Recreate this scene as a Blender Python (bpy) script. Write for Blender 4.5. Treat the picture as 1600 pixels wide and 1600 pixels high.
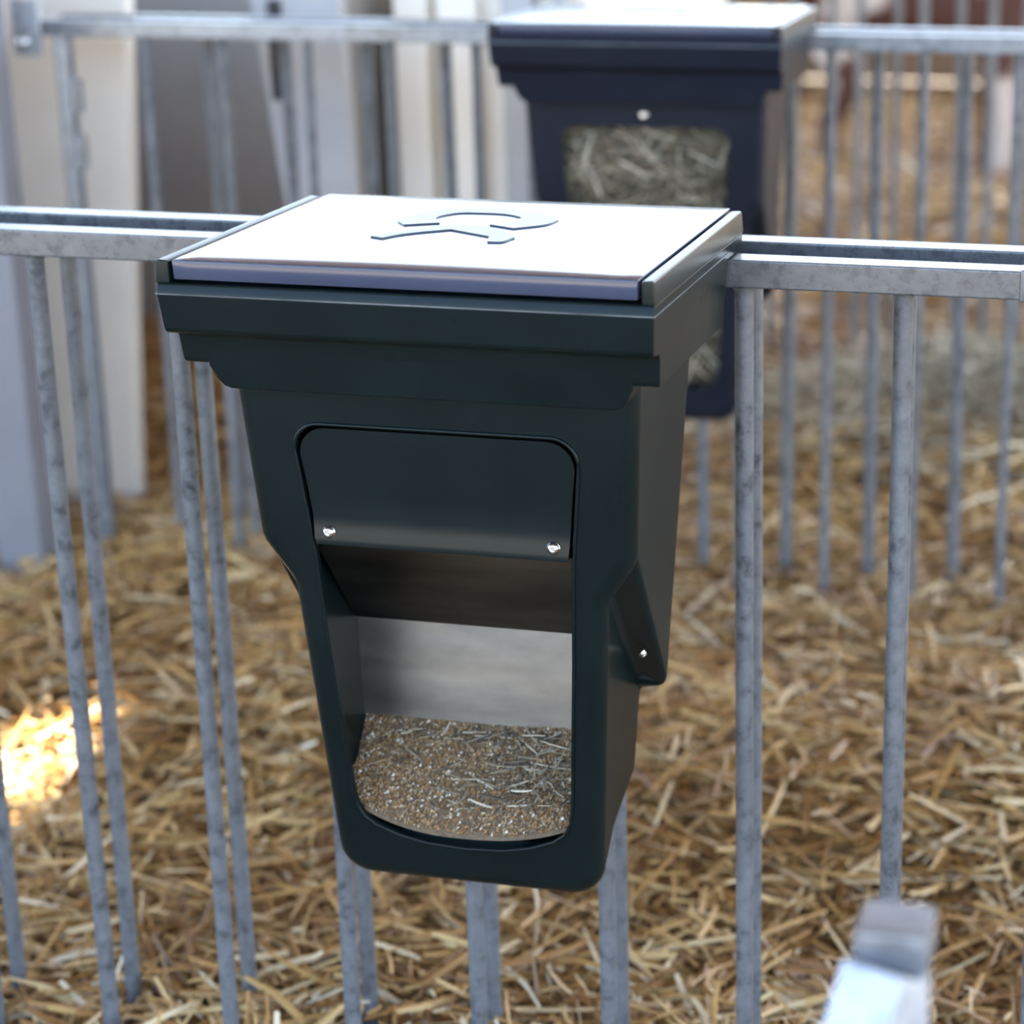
import bpy, bmesh, math, random
import numpy as np
from mathutils import Vector, Matrix, Euler

random.seed(7)
rng = np.random.default_rng(11)
for o in list(bpy.data.objects):
    bpy.data.objects.remove(o)
scene = bpy.context.scene
C = scene.collection
Z0 = 1.05                                  # lid height of the near feeder above the ground datum

# ------------------------------------------------------------------ camera
FPX, PITCH, YAW, ROLL, PPX, PPY = 3415.4, 0.307843, -0.234762, 0.0049754, 1088.8, 790.3
cam_d = bpy.data.cameras.new('camera')
cam = bpy.data.objects.new('camera', cam_d)
C.objects.link(cam)
scene.camera = cam
cp, sp, cy, sy = math.cos(PITCH), math.sin(PITCH), math.cos(YAW), math.sin(YAW)
fw = Vector((sy * cp, cy * cp, -sp))
rt0 = Vector((cy, -sy, 0))
dn0 = fw.cross(rt0)
rt = math.cos(ROLL) * rt0 + math.sin(ROLL) * dn0
dn = -math.sin(ROLL) * rt0 + math.cos(ROLL) * dn0
m = Matrix((rt, -dn, -fw)).transposed().to_4x4()
m.translation = Vector((0.7012, -1.7982, 0.3868 + Z0))
cam.matrix_world = m
cam_d.sensor_fit = 'HORIZONTAL'
cam_d.sensor_width = 36
cam_d.lens = 36 * FPX / 1600
cam_d.shift_x = -(PPX - 800) / 1600
cam_d.shift_y = (PPY - 800) / 1600
cam_d.clip_start = 0.05
cam_d.clip_end = 200
cam_d.dof.use_dof = True
cam_d.dof.focus_distance = 2.08
cam_d.dof.aperture_fstop = 3.4
cam_d.dof.aperture_blades = 0

# ------------------------------------------------------------------ world, sun, exposure
SUN = Vector((0.25, 0.45, 0.86)).normalized()
w = bpy.data.worlds.new('world')
scene.world = w
w.use_nodes = True
nt = w.node_tree
sky = nt.nodes.new('ShaderNodeTexSky')
sky.sky_type = 'NISHITA'
sky.sun_disc = False
sky.sun_elevation = math.asin(SUN.z)
sky.sun_rotation = math.atan2(SUN.x, SUN.y)
sky.air_density = 1.0
sky.dust_density = 2.2
sky.ozone_density = 1.0
bg = nt.nodes['Background']
bg.inputs['Strength'].default_value = 0.55
nt.links.new(sky.outputs[0], bg.inputs[0])
sun_d = bpy.data.lights.new('sun', 'SUN')
sun_d.energy = 30
sun_d.angle = math.radians(0.53)
sun_d.color = (1, 0.88, 0.72)
sun = bpy.data.objects.new('sun', sun_d)
C.objects.link(sun)
sun.rotation_euler = SUN.to_track_quat('Z', 'Y').to_euler()
sun.location = (0, 3, 9)
scene.view_settings.view_transform = 'Standard'
scene.view_settings.look = 'None'
scene.view_settings.gamma = 1
scene.view_settings.use_curve_mapping = False
scene.view_settings.exposure = 1.22

# ------------------------------------------------------------------ materials
def new_mat(name):
    mt = bpy.data.materials.new(name)
    mt.use_nodes = True
    n = mt.node_tree.nodes
    return mt, n, mt.node_tree.links, n['Principled BSDF']

def noise(n, l, scale, detail=4, rough=0.55, obj=True, stretch=None, rand=True):
    tc = n.new('ShaderNodeTexCoord')
    mp = n.new('ShaderNodeMapping')
    l.new(tc.outputs['Object' if obj else 'Generated'], mp.inputs[0])
    if stretch:
        mp.inputs['Scale'].default_value = stretch
    if rand:
        oi = n.new('ShaderNodeObjectInfo')
        ml = n.new('ShaderNodeMath'); ml.operation = 'MULTIPLY'
        ml.inputs[1].default_value = 37.0
        l.new(oi.outputs['Random'], ml.inputs[0])
        cb = n.new('ShaderNodeCombineXYZ')
        for k in range(3):
            l.new(ml.outputs[0], cb.inputs[k])
        l.new(cb.outputs[0], mp.inputs['Location'])
    t = n.new('ShaderNodeTexNoise')
    t.inputs['Scale'].default_value = scale
    t.inputs['Detail'].default_value = detail
    t.inputs['Roughness'].default_value = rough
    l.new(mp.outputs[0], t.inputs['Vector'])
    return t

def ramp(n, l, src, stops):
    r = n.new('ShaderNodeValToRGB')
    e = r.color_ramp.elements
    while len(e) < len(stops):
        e.new(0.5)
    for k, (p, c) in enumerate(stops):
        e[k].position = p
        e[k].color = (c[0], c[1], c[2], 1)
    l.new(src, r.inputs[0])
    return r

def bump(n, l, src, bsdf, strength, dist):
    b = n.new('ShaderNodeBump')
    b.inputs['Strength'].default_value = strength
    b.inputs['Distance'].default_value = dist
    l.new(src, b.inputs['Height'])
    l.new(b.outputs[0], bsdf.inputs['Normal'])

def rough_map(n, l, src, bsdf, lo, hi):
    mr = n.new('ShaderNodeMapRange')
    mr.inputs['To Min'].default_value = lo
    mr.inputs['To Max'].default_value = hi
    l.new(src, mr.inputs[0])
    l.new(mr.outputs[0], bsdf.inputs['Roughness'])

def plastic(name, c1, c2, lo, hi, bump_s=0.12, spec=0.5):
    mt, n, l, b = new_mat(name)
    b.inputs['Specular IOR Level'].default_value = spec
    t = noise(n, l, 9, 6, 0.6)
    r = ramp(n, l, t.outputs[0], [(0.35, c1), (0.7, c2)])
    l.new(r.outputs[0], b.inputs['Base Color'])
    t2 = noise(n, l, 7, 3, 0.5)
    rough_map(n, l, t2.outputs[0], b, lo, hi)
    t3 = noise(n, l, 900, 2, 0.5)
    bump(n, l, t3.outputs[0], b, bump_s, 0.00012)
    return mt

M = {}
M['green'] = plastic('dark_green_plastic', (0.0024, 0.0070, 0.0075), (0.0045, 0.0105, 0.0112), 0.24, 0.34, 0.1, 0.23)
M['navy'] = plastic('dark_blue_plastic', (0.006, 0.0085, 0.016), (0.008, 0.012, 0.022), 0.24, 0.36, 0.1, 0.28)
M['lid'] = plastic('grey_blue_lid_plastic', (0.036, 0.045, 0.080), (0.046, 0.055, 0.092), 0.13, 0.22, 0.03)
M['emblem'] = plastic('emblem_plastic', (0.05, 0.06, 0.085), (0.06, 0.07, 0.095), 0.28, 0.38, 0.03)
M['gap'] = plastic('black_gap', (0.003, 0.003, 0.004), (0.005, 0.005, 0.006), 0.6, 0.8)
M['scuff'] = plastic('scuffed_plastic', (0.03, 0.045, 0.05), (0.22, 0.24, 0.25), 0.5, 0.7)

def galvanised(name, tint=1.0, scale=55, dark=0.55, lo=0.34, hi=0.58):
    mt, n, l, b = new_mat(name)
    t = noise(n, l, scale, 6, 0.7)
    a = (0.23 * dark * tint, 0.255 * dark * tint, 0.295 * dark * tint)
    c = (0.40 * tint, 0.435 * tint, 0.485 * tint)
    d = (0.56 * tint, 0.60 * tint, 0.65 * tint)
    r = ramp(n, l, t.outputs[0], [(0.28, a), (0.47, c), (0.75, d)])
    # dull brownish grime in soft elongated patches
    g = noise(n, l, 7, 5, 0.65, stretch=(1, 1, 0.45))
    gr = ramp(n, l, g.outputs[0], [(0.52, (0, 0, 0)), (0.75, (0.40, 0.40, 0.40))])
    mx = n.new('ShaderNodeMixRGB')
    mx.inputs[2].default_value = (0.25 * tint, 0.225 * tint, 0.19 * tint, 1)
    l.new(gr.outputs[0], mx.inputs[0])
    l.new(r.outputs[0], mx.inputs[1])
    l.new(mx.outputs[0], b.inputs['Base Color'])
    b.inputs['Metallic'].default_value = 0.45
    rough_map(n, l, t.outputs[0], b, lo, hi)
    bump(n, l, t.outputs[0], b, 0.25, 0.0008)
    return mt
M['galv'] = galvanised('galvanised_rail_steel', 0.28, 60, 0.8, 0.2, 0.36)
M['galvbar'] = galvanised('galvanised_bar_steel', 0.44, 48, 0.45)
M['galvfar'] = galvanised('galvanised_far_steel', 0.52, 40, 0.75, 0.25, 0.42)
M['galvpost'] = galvanised('galvanised_bright_post', 1.1, 40, 0.9)

mt, n, l, b = new_mat('stainless_plate')
t = noise(n, l, 14, 6, 0.6, stretch=(0.6, 1, 1.2))
r = ramp(n, l, t.outputs[0], [(0.3, (0.22, 0.235, 0.245)), (0.7, (0.38, 0.38, 0.365))])
l.new(r.outputs[0], b.inputs['Base Color'])
b.inputs['Metallic'].default_value = 1
t2 = noise(n, l, 30, 6, 0.65, stretch=(0.2, 1, 1.3))
rough_map(n, l, t2.outputs[0], b, 0.22, 0.48)
M['steel'] = mt
mt, n, l, b = new_mat('dull_deflector_steel')
t = noise(n, l, 18, 6, 0.6, stretch=(0.3, 1, 1.2))
r = ramp(n, l, t.outputs[0], [(0.3, (0.11, 0.11, 0.10)), (0.7, (0.24, 0.23, 0.21))])
l.new(r.outputs[0], b.inputs['Base Color'])
b.inputs['Metallic'].default_value = 1
rough_map(n, l, t.outputs[0], b, 0.22, 0.4)
M['steel2'] = mt
mt, n, l, b = new_mat('chrome_bolt')
t = noise(n, l, 200, 2)
r = ramp(n, l, t.outputs[0], [(0.3, (0.7, 0.71, 0.73)), (0.7, (0.85, 0.86, 0.88))])
l.new(r.outputs[0], b.inputs['Base Color'])
b.inputs['Metallic'].default_value = 1
b.inputs['Roughness'].default_value = 0.18
M['chrome'] = mt

def strand_mat(name, stops, rough=0.5, patch=None, transl=0.0):
    mt, n, l, b = new_mat(name)
    g = n.new('ShaderNodeNewGeometry')
    r = ramp(n, l, g.outputs['Random Per Island'], stops)
    out = r.outputs[0]
    if patch:
        t = noise(n, l, patch[0], 3, 0.5, rand=False)
        pr = ramp(n, l, t.outputs[0], [(0.36, patch[1]), (0.64, (1, 1, 1))])
        mx = n.new('ShaderNodeMixRGB'); mx.blend_type = 'MULTIPLY'
        mx.inputs[0].default_value = 1
        l.new(out, mx.inputs[1]); l.new(pr.outputs[0], mx.inputs[2])
        out = mx.outputs[0]
    l.new(out, b.inputs['Base Color'])
    b.inputs['Roughness'].default_value = rough
    return mt
M['straw'] = strand_mat('golden_straw', [(0.0, (0.21, 0.100, 0.026)), (0.25, (0.40, 0.220, 0.064)), (0.55, (0.57, 0.375, 0.135)),
                                         (0.8, (0.71, 0.52, 0.24)), (1.0, (0.86, 0.78, 0.58))], 0.42, (2.2, (0.62, 0.52, 0.40)))
M['hay'] = strand_mat('grey_green_hay', [(0.0, (0.07, 0.052, 0.033)), (0.4, (0.19, 0.15, 0.098)), (0.75, (0.37, 0.315, 0.215)),
                                         (1.0, (0.62, 0.57, 0.44))], 0.6)
M['greyhay'] = strand_mat('weathered_hay', [(0.0, (0.15, 0.13, 0.09)), (0.5, (0.30, 0.27, 0.19)), (1.0, (0.52, 0.48, 0.37))], 0.6)
M['grain'] = strand_mat('grain_mix', [(0.0, (0.09, 0.05, 0.024)), (0.3, (0.20, 0.118, 0.048)), (0.55, (0.30, 0.165, 0.05)),
                                      (0.75, (0.24, 0.175, 0.105)), (0.93, (0.38, 0.29, 0.17)), (1.0, (0.70, 0.66, 0.58))], 0.6)

def simple(name, c1, c2, scale, rough, bs=0.3, bd=0.01, stretch=None):
    mt, n, l, b = new_mat(name)
    t = noise(n, l, scale, 6, 0.65, stretch=stretch, rand=False)
    r = ramp(n, l, t.outputs[0], [(0.32, c1), (0.7, c2)])
    l.new(r.outputs[0], b.inputs['Base Color'])
    b.inputs['Roughness'].default_value = rough
    if bs:
        bump(n, l, t.outputs[0], b, bs, bd)
    return mt
M['litter'] = simple('trodden_straw_litter', (0.13, 0.072, 0.026), (0.32, 0.20, 0.08), 26, 0.8, 0.6, 0.02)
M['feedbed'] = simple('feed_dust', (0.085, 0.062, 0.038), (0.18, 0.13, 0.08), 120, 0.85, 0.5, 0.003)
M['haybed'] = simple('hay_core', (0.03, 0.026, 0.016), (0.09, 0.078, 0.048), 60, 0.9, 0.5, 0.006)  # darker than the strands: shade in the gaps between them, set as colour
M['cream'] = simple('cream_hutch_plastic', (0.82, 0.75, 0.64), (0.90, 0.83, 0.73), 5, 0.5, 0.05, 0.005)
M['hutchin'] = simple('grey_hutch_plastic', (0.26, 0.24, 0.215), (0.32, 0.295, 0.265), 4, 0.55, 0.05, 0.005)  # cream plastic greyed: the shade inside the hutch is put into the colour
M['board'] = simple('lavender_white_board', (0.165, 0.165, 0.185), (0.20, 0.20, 0.22), 4, 0.5, 0.05, 0.004)
M['pale'] = simple('pale_grey_hutch_plastic', (0.40, 0.39, 0.39), (0.48, 0.47, 0.47), 4, 0.5, 0.05, 0.004)
M['yard'] = simple('yard_dirt', (0.24, 0.21, 0.17), (0.36, 0.32, 0.26), 3, 0.9, 0.3, 0.02)
M['roof'] = simple('weathered_roof_boards', (0.16, 0.13, 0.10), (0.26, 0.21, 0.16), 2, 0.85, 0.2, 0.02, (8, 0.4, 1))
M['kerb'] = simple('dark_kerb_timber', (0.03, 0.027, 0.028), (0.06, 0.053, 0.052), 7, 0.8, 0.3, 0.01, (0.3, 1, 1))

M['kerbwood'] = simple('brown_wall_boards', (0.10, 0.055, 0.028), (0.19, 0.11, 0.06), 6, 0.8, 0.3, 0.01, (0.15, 1, 1))
mt, n, l, b = new_mat('red_brown_white_coat')
t = noise(n, l, 2.6, 3, 0.45, rand=False)
r = ramp(n, l, t.outputs[0], [(0.0, (0.050, 0.016, 0.009)), (0.52, (0.075, 0.024, 0.013)), (0.56, (0.55, 0.47, 0.42)), (1.0, (0.68, 0.60, 0.54))])
r.color_ramp.elements[0].position = 0.3
t2 = noise(n, l, 90, 4, 0.7, rand=False)
l.new(r.outputs[0], b.inputs['Base Color'])
b.inputs['Roughness'].default_value = 0.75
bump(n, l, t2.outputs[0], b, 0.4, 0.006)
M['coat'] = mt
M['hoof'] = simple('dark_hoof', (0.03, 0.025, 0.02), (0.06, 0.05, 0.04), 30, 0.6)

# ------------------------------------------------------------------ helpers
def tag(o, label=None, cat=None, group=None, kind=None):
    if label: o['label'] = label
    if cat: o['category'] = cat
    if group: o['group'] = group
    if kind: o['kind'] = kind
    return o

def thing(name, label, cat, loc=(0, 0, 0), rz=0.0, group=None):
    o = bpy.data.objects.new(name, None)
    o.empty_display_size = 0.1
    C.objects.link(o)
    o.location = loc
    o.rotation_euler = (0, 0, rz)
    return tag(o, label, cat, group)

def finish(me, ang=35):
    bm = bmesh.new(); bm.from_mesh(me)
    bmesh.ops.recalc_face_normals(bm, faces=bm.faces)
    for f in bm.faces: f.smooth = True
    lim = math.radians(ang)
    for e in bm.edges:
        e.smooth = (len(e.link_faces) == 2 and e.calc_face_angle(0) < lim)
    bm.to_mesh(me); bm.free()

def link(name, me, mat, parent=None, loc=None):
    o = bpy.data.objects.new(name, me)
    if mat is not None:
        if not me.materials: me.materials.append(M[mat])
    C.objects.link(o)
    o.parent = parent
    if loc is not None: o.location = loc
    return o

def mesh_bm(bm, name='mesh', ang=35):
    me = bpy.data.meshes.new(name)
    bm.to_mesh(me); bm.free()
    finish(me, ang)
    return me

def bevel_edges(bm, width, seg=2, ang=28):
    bmesh.ops.recalc_face_normals(bm, faces=bm.faces)
    es = [e for e in bm.edges if len(e.link_faces) == 2 and e.calc_face_angle(0) > math.radians(ang)]
    if es:
        bmesh.ops.bevel(bm, geom=es, offset=width, segments=seg, profile=0.5, affect='EDGES', clamp_overlap=True)

def box_bm(x0, x1, y0, y1, z0, z1, bev=0.0, seg=2):
    bm = bmesh.new()
    v = [bm.verts.new((x, y, z)) for x in (x0, x1) for y in (y0, y1) for z in (z0, z1)]
    for f in ((0, 1, 3, 2), (4, 6, 7, 5), (0, 4, 5, 1), (2, 3, 7, 6), (0, 2, 6, 4), (1, 5, 7, 3)):
        bm.faces.new([v[i] for i in f])
    if bev: bevel_edges(bm, bev, seg)
    return bm

def box(name, x0, x1, y0, y1, z0, z1, mat, parent=None, bev=0.0, seg=2):
    return link(name, mesh_bm(box_bm(x0, x1, y0, y1, z0, z1, bev, seg)), mat, parent)

def extrude_x_bm(prof, x0, x1, scale_fn=None):
    """closed YZ profile extruded along X; scale_fn(z) gives the half width multiplier"""
    bm = bmesh.new()
    def ring(x):
        return [bm.verts.new((x * (scale_fn(z) if scale_fn else 1), y, z)) for y, z in prof]
    a, c = ring(x0), ring(x1)
    k = len(prof)
    for i in range(k):
        bm.faces.new((a[i], a[(i + 1) % k], c[(i + 1) % k], c[i]))
    bm.faces.new(a[::-1]); bm.faces.new(c)
    return bm

def tube_bm(pts, r, seg=10, closed=False, r_list=None):
    bm = bmesh.new()
    P = [Vector(p) for p in pts]
    k = len(P)
    rings = []
    up = Vector((0, 0, 1))
    for i, p in enumerate(P):
        if closed:
            d = (P[(i + 1) % k] - P[i - 1]).normalized()
        else:
            d = (P[min(i + 1, k - 1)] - P[max(i - 1, 0)]).normalized()
        a = d.cross(up)
        if a.length < 1e-3: a = d.cross(Vector((0, 1, 0)))
        a.normalize(); c = d.cross(a).normalized()
        rr = r_list[i] if r_list else r
        rings.append([bm.verts.new(p + rr * (math.cos(t) * a + math.sin(t) * c)) for t in [2 * math.pi * j / seg for j in range(seg)]])
    for i in range(k if closed else k - 1):
        A, B = rings[i], rings[(i + 1) % k]
        for j in range(seg):
            bm.faces.new((A[j], A[(j + 1) % seg], B[(j + 1) % seg], B[j]))
    if not closed:
        bm.faces.new(rings[0][::-1]); bm.faces.new(rings[-1])
    return bm

def boolean(base, cutter, op='DIFFERENCE'):
    """base, cutter: meshes -> new mesh"""
    a = bpy.data.objects.new('tmp_a', base); c = bpy.data.objects.new('tmp_c', cutter)
    C.objects.link(a); C.objects.link(c)
    md = a.modifiers.new('b', 'BOOLEAN')
    md.operation = op; md.object = c; md.solver = 'EXACT'
    dg = bpy.context.evaluated_depsgraph_get()
    me = bpy.data.meshes.new_from_object(a.evaluated_get(dg))
    bpy.data.objects.remove(a); bpy.data.objects.remove(c)
    return me

def catmull(P, n=5, closed=True):
    out = []
    k = len(P)
    for i in range(k):
        p0, p1, p2, p3 = (np.array(P[(i + j - 1) % k]) for j in range(4))
        for t in np.linspace(0, 1, n, endpoint=False):
            out.append(0.5 * ((2 * p1) + (-p0 + p2) * t + (2 * p0 - 5 * p1 + 4 * p2 - p3) * t * t + (-p0 + 3 * p1 - 3 * p2 + p3) * t ** 3))
    return out

# ------------------------------------------------------------------ ground, roof
def sstep(a, b, x):
    t = np.clip((x - a) / (b - a), 0, 1)
    return t * t * (3 - 2 * t)

def hgt(x, y):
    x = np.asarray(x, float); y = np.asarray(y, float)
    h = 0.005 + 0.072 * sstep(0.75, 1.8, y)
    h = h + 0.016 * np.sin(3.1 * x + 1.3) * np.sin(2.7 * y + 0.4) + 0.012 * np.sin(7.3 * x + 2.1 * y) * np.sin(5.9 * y - 1.7 * x + 1.0)
    for cx, cy_, a, s in ((0.10, 1.12, 0.075, 0.20), (-0.75, 1.25, 0.05, 0.25), (0.45, 1.35, 0.05, 0.2), (0.36, 0.80, -0.045, 0.15),
                          (-1.05, 0.9, -0.03, 0.2), (0.2, 2.9, 0.10, 0.35), (-0.3, 5.2, 0.10, 0.6), (0.5, 4.2, 0.06, 0.4)):
        h = h + a * np.exp(-((x - cx) ** 2 + (y - cy_) ** 2) / (2 * s * s))
    return h

def grid_mesh(x0, x1, y0, y1, nx, ny, fn):
    xs, ys = np.linspace(x0, x1, nx), np.linspace(y0, y1, ny)
    X, Y = np.meshgrid(xs, ys)
    V = np.stack([X.ravel(), Y.ravel(), fn(X, Y).ravel()], 1)
    F = []
    for j in range(ny - 1):
        for i in range(nx - 1):
            a = j * nx + i
            F.append((a, a + 1, a + nx + 1, a + nx))
    me = bpy.data.meshes.new('grid')
    me.from_pydata(V.tolist(), [], F)
    for p in me.polygons: p.use_smooth = True
    return me

fl = link('floor', grid_mesh(-4.2, 3.0, -1.6, 9.5, 110, 160, lambda x, y: hgt(x, y) - 0.018), 'litter')
tag(fl, 'trodden brown straw litter floor of the calf pens', None, None, 'structure')
yard = link('ground', grid_mesh(-45, 45, -45, 45, 2, 2, lambda x, y: 0 * x - 0.16), 'yard')
tag(yard, 'bare dirt yard around the barn', None, None, 'structure')

# unseen roof added to shade the pens, open all round, pierced for sun
ROOF_Z = 5.2
SP = Vector((-1.03, 1.02, 0.05))
hc = SP + SUN * ((ROOF_Z - SP.z) / SUN.z)
bm = bmesh.new()
xs = [-7.5, hc.x - 0.085, hc.x + 0.085, 7.5]
ys = [-4.0, hc.y - 0.10, hc.y + 0.10, 12.0]
for i in range(3):
    for j in range(3):
        if i == 1 and j == 1: continue
        for z in (ROOF_Z, ROOF_Z + 0.02):
            v = [bm.verts.new((x, y, z)) for x, y in ((xs[i], ys[j]), (xs[i + 1], ys[j]), (xs[i + 1], ys[j + 1]), (xs[i], ys[j + 1]))]
            bm.faces.new(v)
rf = link('ceiling', mesh_bm(bm), 'roof')
tag(rf, 'weathered boarded barn roof high above the pens', None, None, 'structure')

# ------------------------------------------------------------------ strands (straw, hay)
def strands(name, mat, pts, length, width, label, cat, pitch=0.22, bend=0.12, up=(0, 0.03), seg=3, yaw=None, parent=None, ribbon=False):
    """pts (n,3) centres; every strand a bent half-tube strip"""
    nS = len(pts)
    L = rng.uniform(length[0], length[1], nS) * rng.uniform(0.6, 1.0, nS)
    W = rng.uniform(width[0], width[1], nS)
    A = rng.uniform(0, 2 * np.pi, nS) if yaw is None else yaw(nS)
    P = rng.normal(0, pitch, nS)
    d = np.stack([np.cos(A) * np.cos(P), np.sin(A) * np.cos(P), np.sin(P)], 1)
    s = np.stack([-np.sin(A), np.cos(A), np.zeros(nS)], 1)
    nrm = np.cross(d, s)
    roll = rng.uniform(-1.2, 1.2, nS)[:, None]
    s2 = s * np.cos(roll) + nrm * np.sin(roll)
    n2 = np.cross(d, s2)
    B = rng.normal(0, bend, nS)
    B2 = rng.normal(0, bend * 0.6, nS)
    c = np.array(pts) + np.stack([np.zeros(nS), np.zeros(nS), rng.uniform(up[0], up[1], nS)], 1)
    m_ = seg + 1
    V = np.zeros((nS, m_, 3, 3))
    for k in range(m_):
        t = k / seg - 0.5
        sp_ = c + d * (L * t)[:, None] + s2 * (L * B * (0.25 - t * t) * 1.6)[:, None] + n2 * (L * B2 * (0.25 - t * t) * 1.6)[:, None]
        tw = W * (1 - 0.35 * (2 * abs(t)) ** 3)
        V[:, k, 0] = sp_ - s2 * (tw / 2)[:, None]
        V[:, k, 1] = sp_ + n2 * (tw * 0.32)[:, None]
        V[:, k, 2] = sp_ + s2 * (tw / 2)[:, None]
    V = V.reshape(-1, 3)
    base = (np.arange(nS) * m_ * 3)[:, None, None]
    q = []
    for k in range(seg):
        for j in range(2):
            a = k * 3 + j
            q.append((a, a + 1, a + 4, a + 3))
    F = (base + np.array(q)[None]).reshape(-1, 4)
    me = bpy.data.meshes.new(name)
    me.vertices.add(len(V)); me.vertices.foreach_set('co', V.ravel().astype(np.float32))
    me.loops.add(F.size); me.loops.foreach_set('vertex_index', F.ravel().astype(np.int32))
    me.polygons.add(len(F))
    me.polygons.foreach_set('loop_start', np.arange(0, F.size, 4, dtype=np.int32))
    me.update(calc_edges=True)
    me.polygons.foreach_set('use_smooth', np.ones(len(F), dtype=bool))
    o = link(name, me, mat, parent)
    tag(o, label, cat, None, 'stuff')
    return o

def scatter(nS, x0, x1, y0, y1):
    x = rng.uniform(x0, x1, nS); y = rng.uniform(y0, y1, nS)
    return np.stack([x, y, hgt(x, y)], 1)

near = np.concatenate([scatter(15500, -1.75, 1.25, 0.05, 1.95), scatter(3500, -2.6, 2.0, -1.2, 0.05), scatter(3500, -2.9, -1.75, 0.05, 1.7), scatter(4000, 1.25, 2.4, 0.05, 1.95)])
strands('straw_bedding', 'straw', near, (0.05, 0.20), (0.0040, 0.0105), 'loose golden straw bedding in the pen behind the near feeder', 'straw', 0.2, 0.07, (-0.012, 0.035))
strands('straw_chaff', 'straw', scatter(9000, -1.75, 1.25, 0.05, 1.95), (0.012, 0.05), (0.003, 0.007), 'short broken straw chaff scattered over the near bedding', 'straw', 0.35, 0.05, (-0.005, 0.035), 2)
mid = scatter(15000, -2.4, 1.5, 1.9, 4.0)
strands('straw_bedding', 'straw', mid, (0.06, 0.2), (0.005, 0.010), 'golden straw bedding in the pen behind the far feeder', 'straw', 0.22, 0.08, (-0.01, 0.04))
farp = scatter(9000, -2.6, 1.7, 4.0, 8.7)
strands('straw_bedding', 'straw', farp, (0.1, 0.28), (0.008, 0.016), 'brown straw bedding around the calf at the back', 'straw', 0.3, 0.14, (-0.01, 0.08), 2)
# greyish hay the animals have pulled out, right of the far feeder
hx = rng.normal(0.18, 0.34, 2600); hy = rng.normal(2.95, 0.22, 2600)
hp = np.stack([hx, hy, hgt(hx, hy) + 0.10 * np.exp(-((hx - 0.2) ** 2 / 0.2 + (hy - 2.95) ** 2 / 0.1)) * rng.uniform(0.2, 1, 2600)], 1)
strands('loose_hay', 'greyhay', hp, (0.06, 0.22), (0.003, 0.007), 'greyish green loose hay heap lying behind the far fence', 'hay', 0.25, 0.2, (0, 0.05))

# ------------------------------------------------------------------ feeders
def front_y(z):
    return 0.064 + 0.095 * (-0.13 - z)

def opening_outline(inset=0.0, n=6):
    """right half from top centre to bottom centre, then mirrored; (x, z) on the front plane"""
    i = inset
    R = [(0.0, -0.168 - i), (0.06, -0.168 - i)]
    r = 0.027
    cx, cz = 0.1405 - i - r, -0.168 - i - r
    for k in range(n + 1):
        t = math.pi / 2 * (1 - k / n)
        R.append((cx + r * math.cos(t), cz + r * math.sin(t)))
    R += [(0.130 - i, -0.30), (0.1255 - i, -0.40), (0.1195 - i, -0.50), (0.1160 - i, -0.560)]
    for x, z in ((0.1130, -0.580), (0.106, -0.593), (0.094, -0.602), (0.070, -0.6115), (0.040, -0.618)):
        R.append((x - i * 0.6, z + i * 0.8))
    R.append((0.0, -0.620 + i))
    return R + [(-x, z) for x, z in R[-2:0:-1]]

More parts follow.
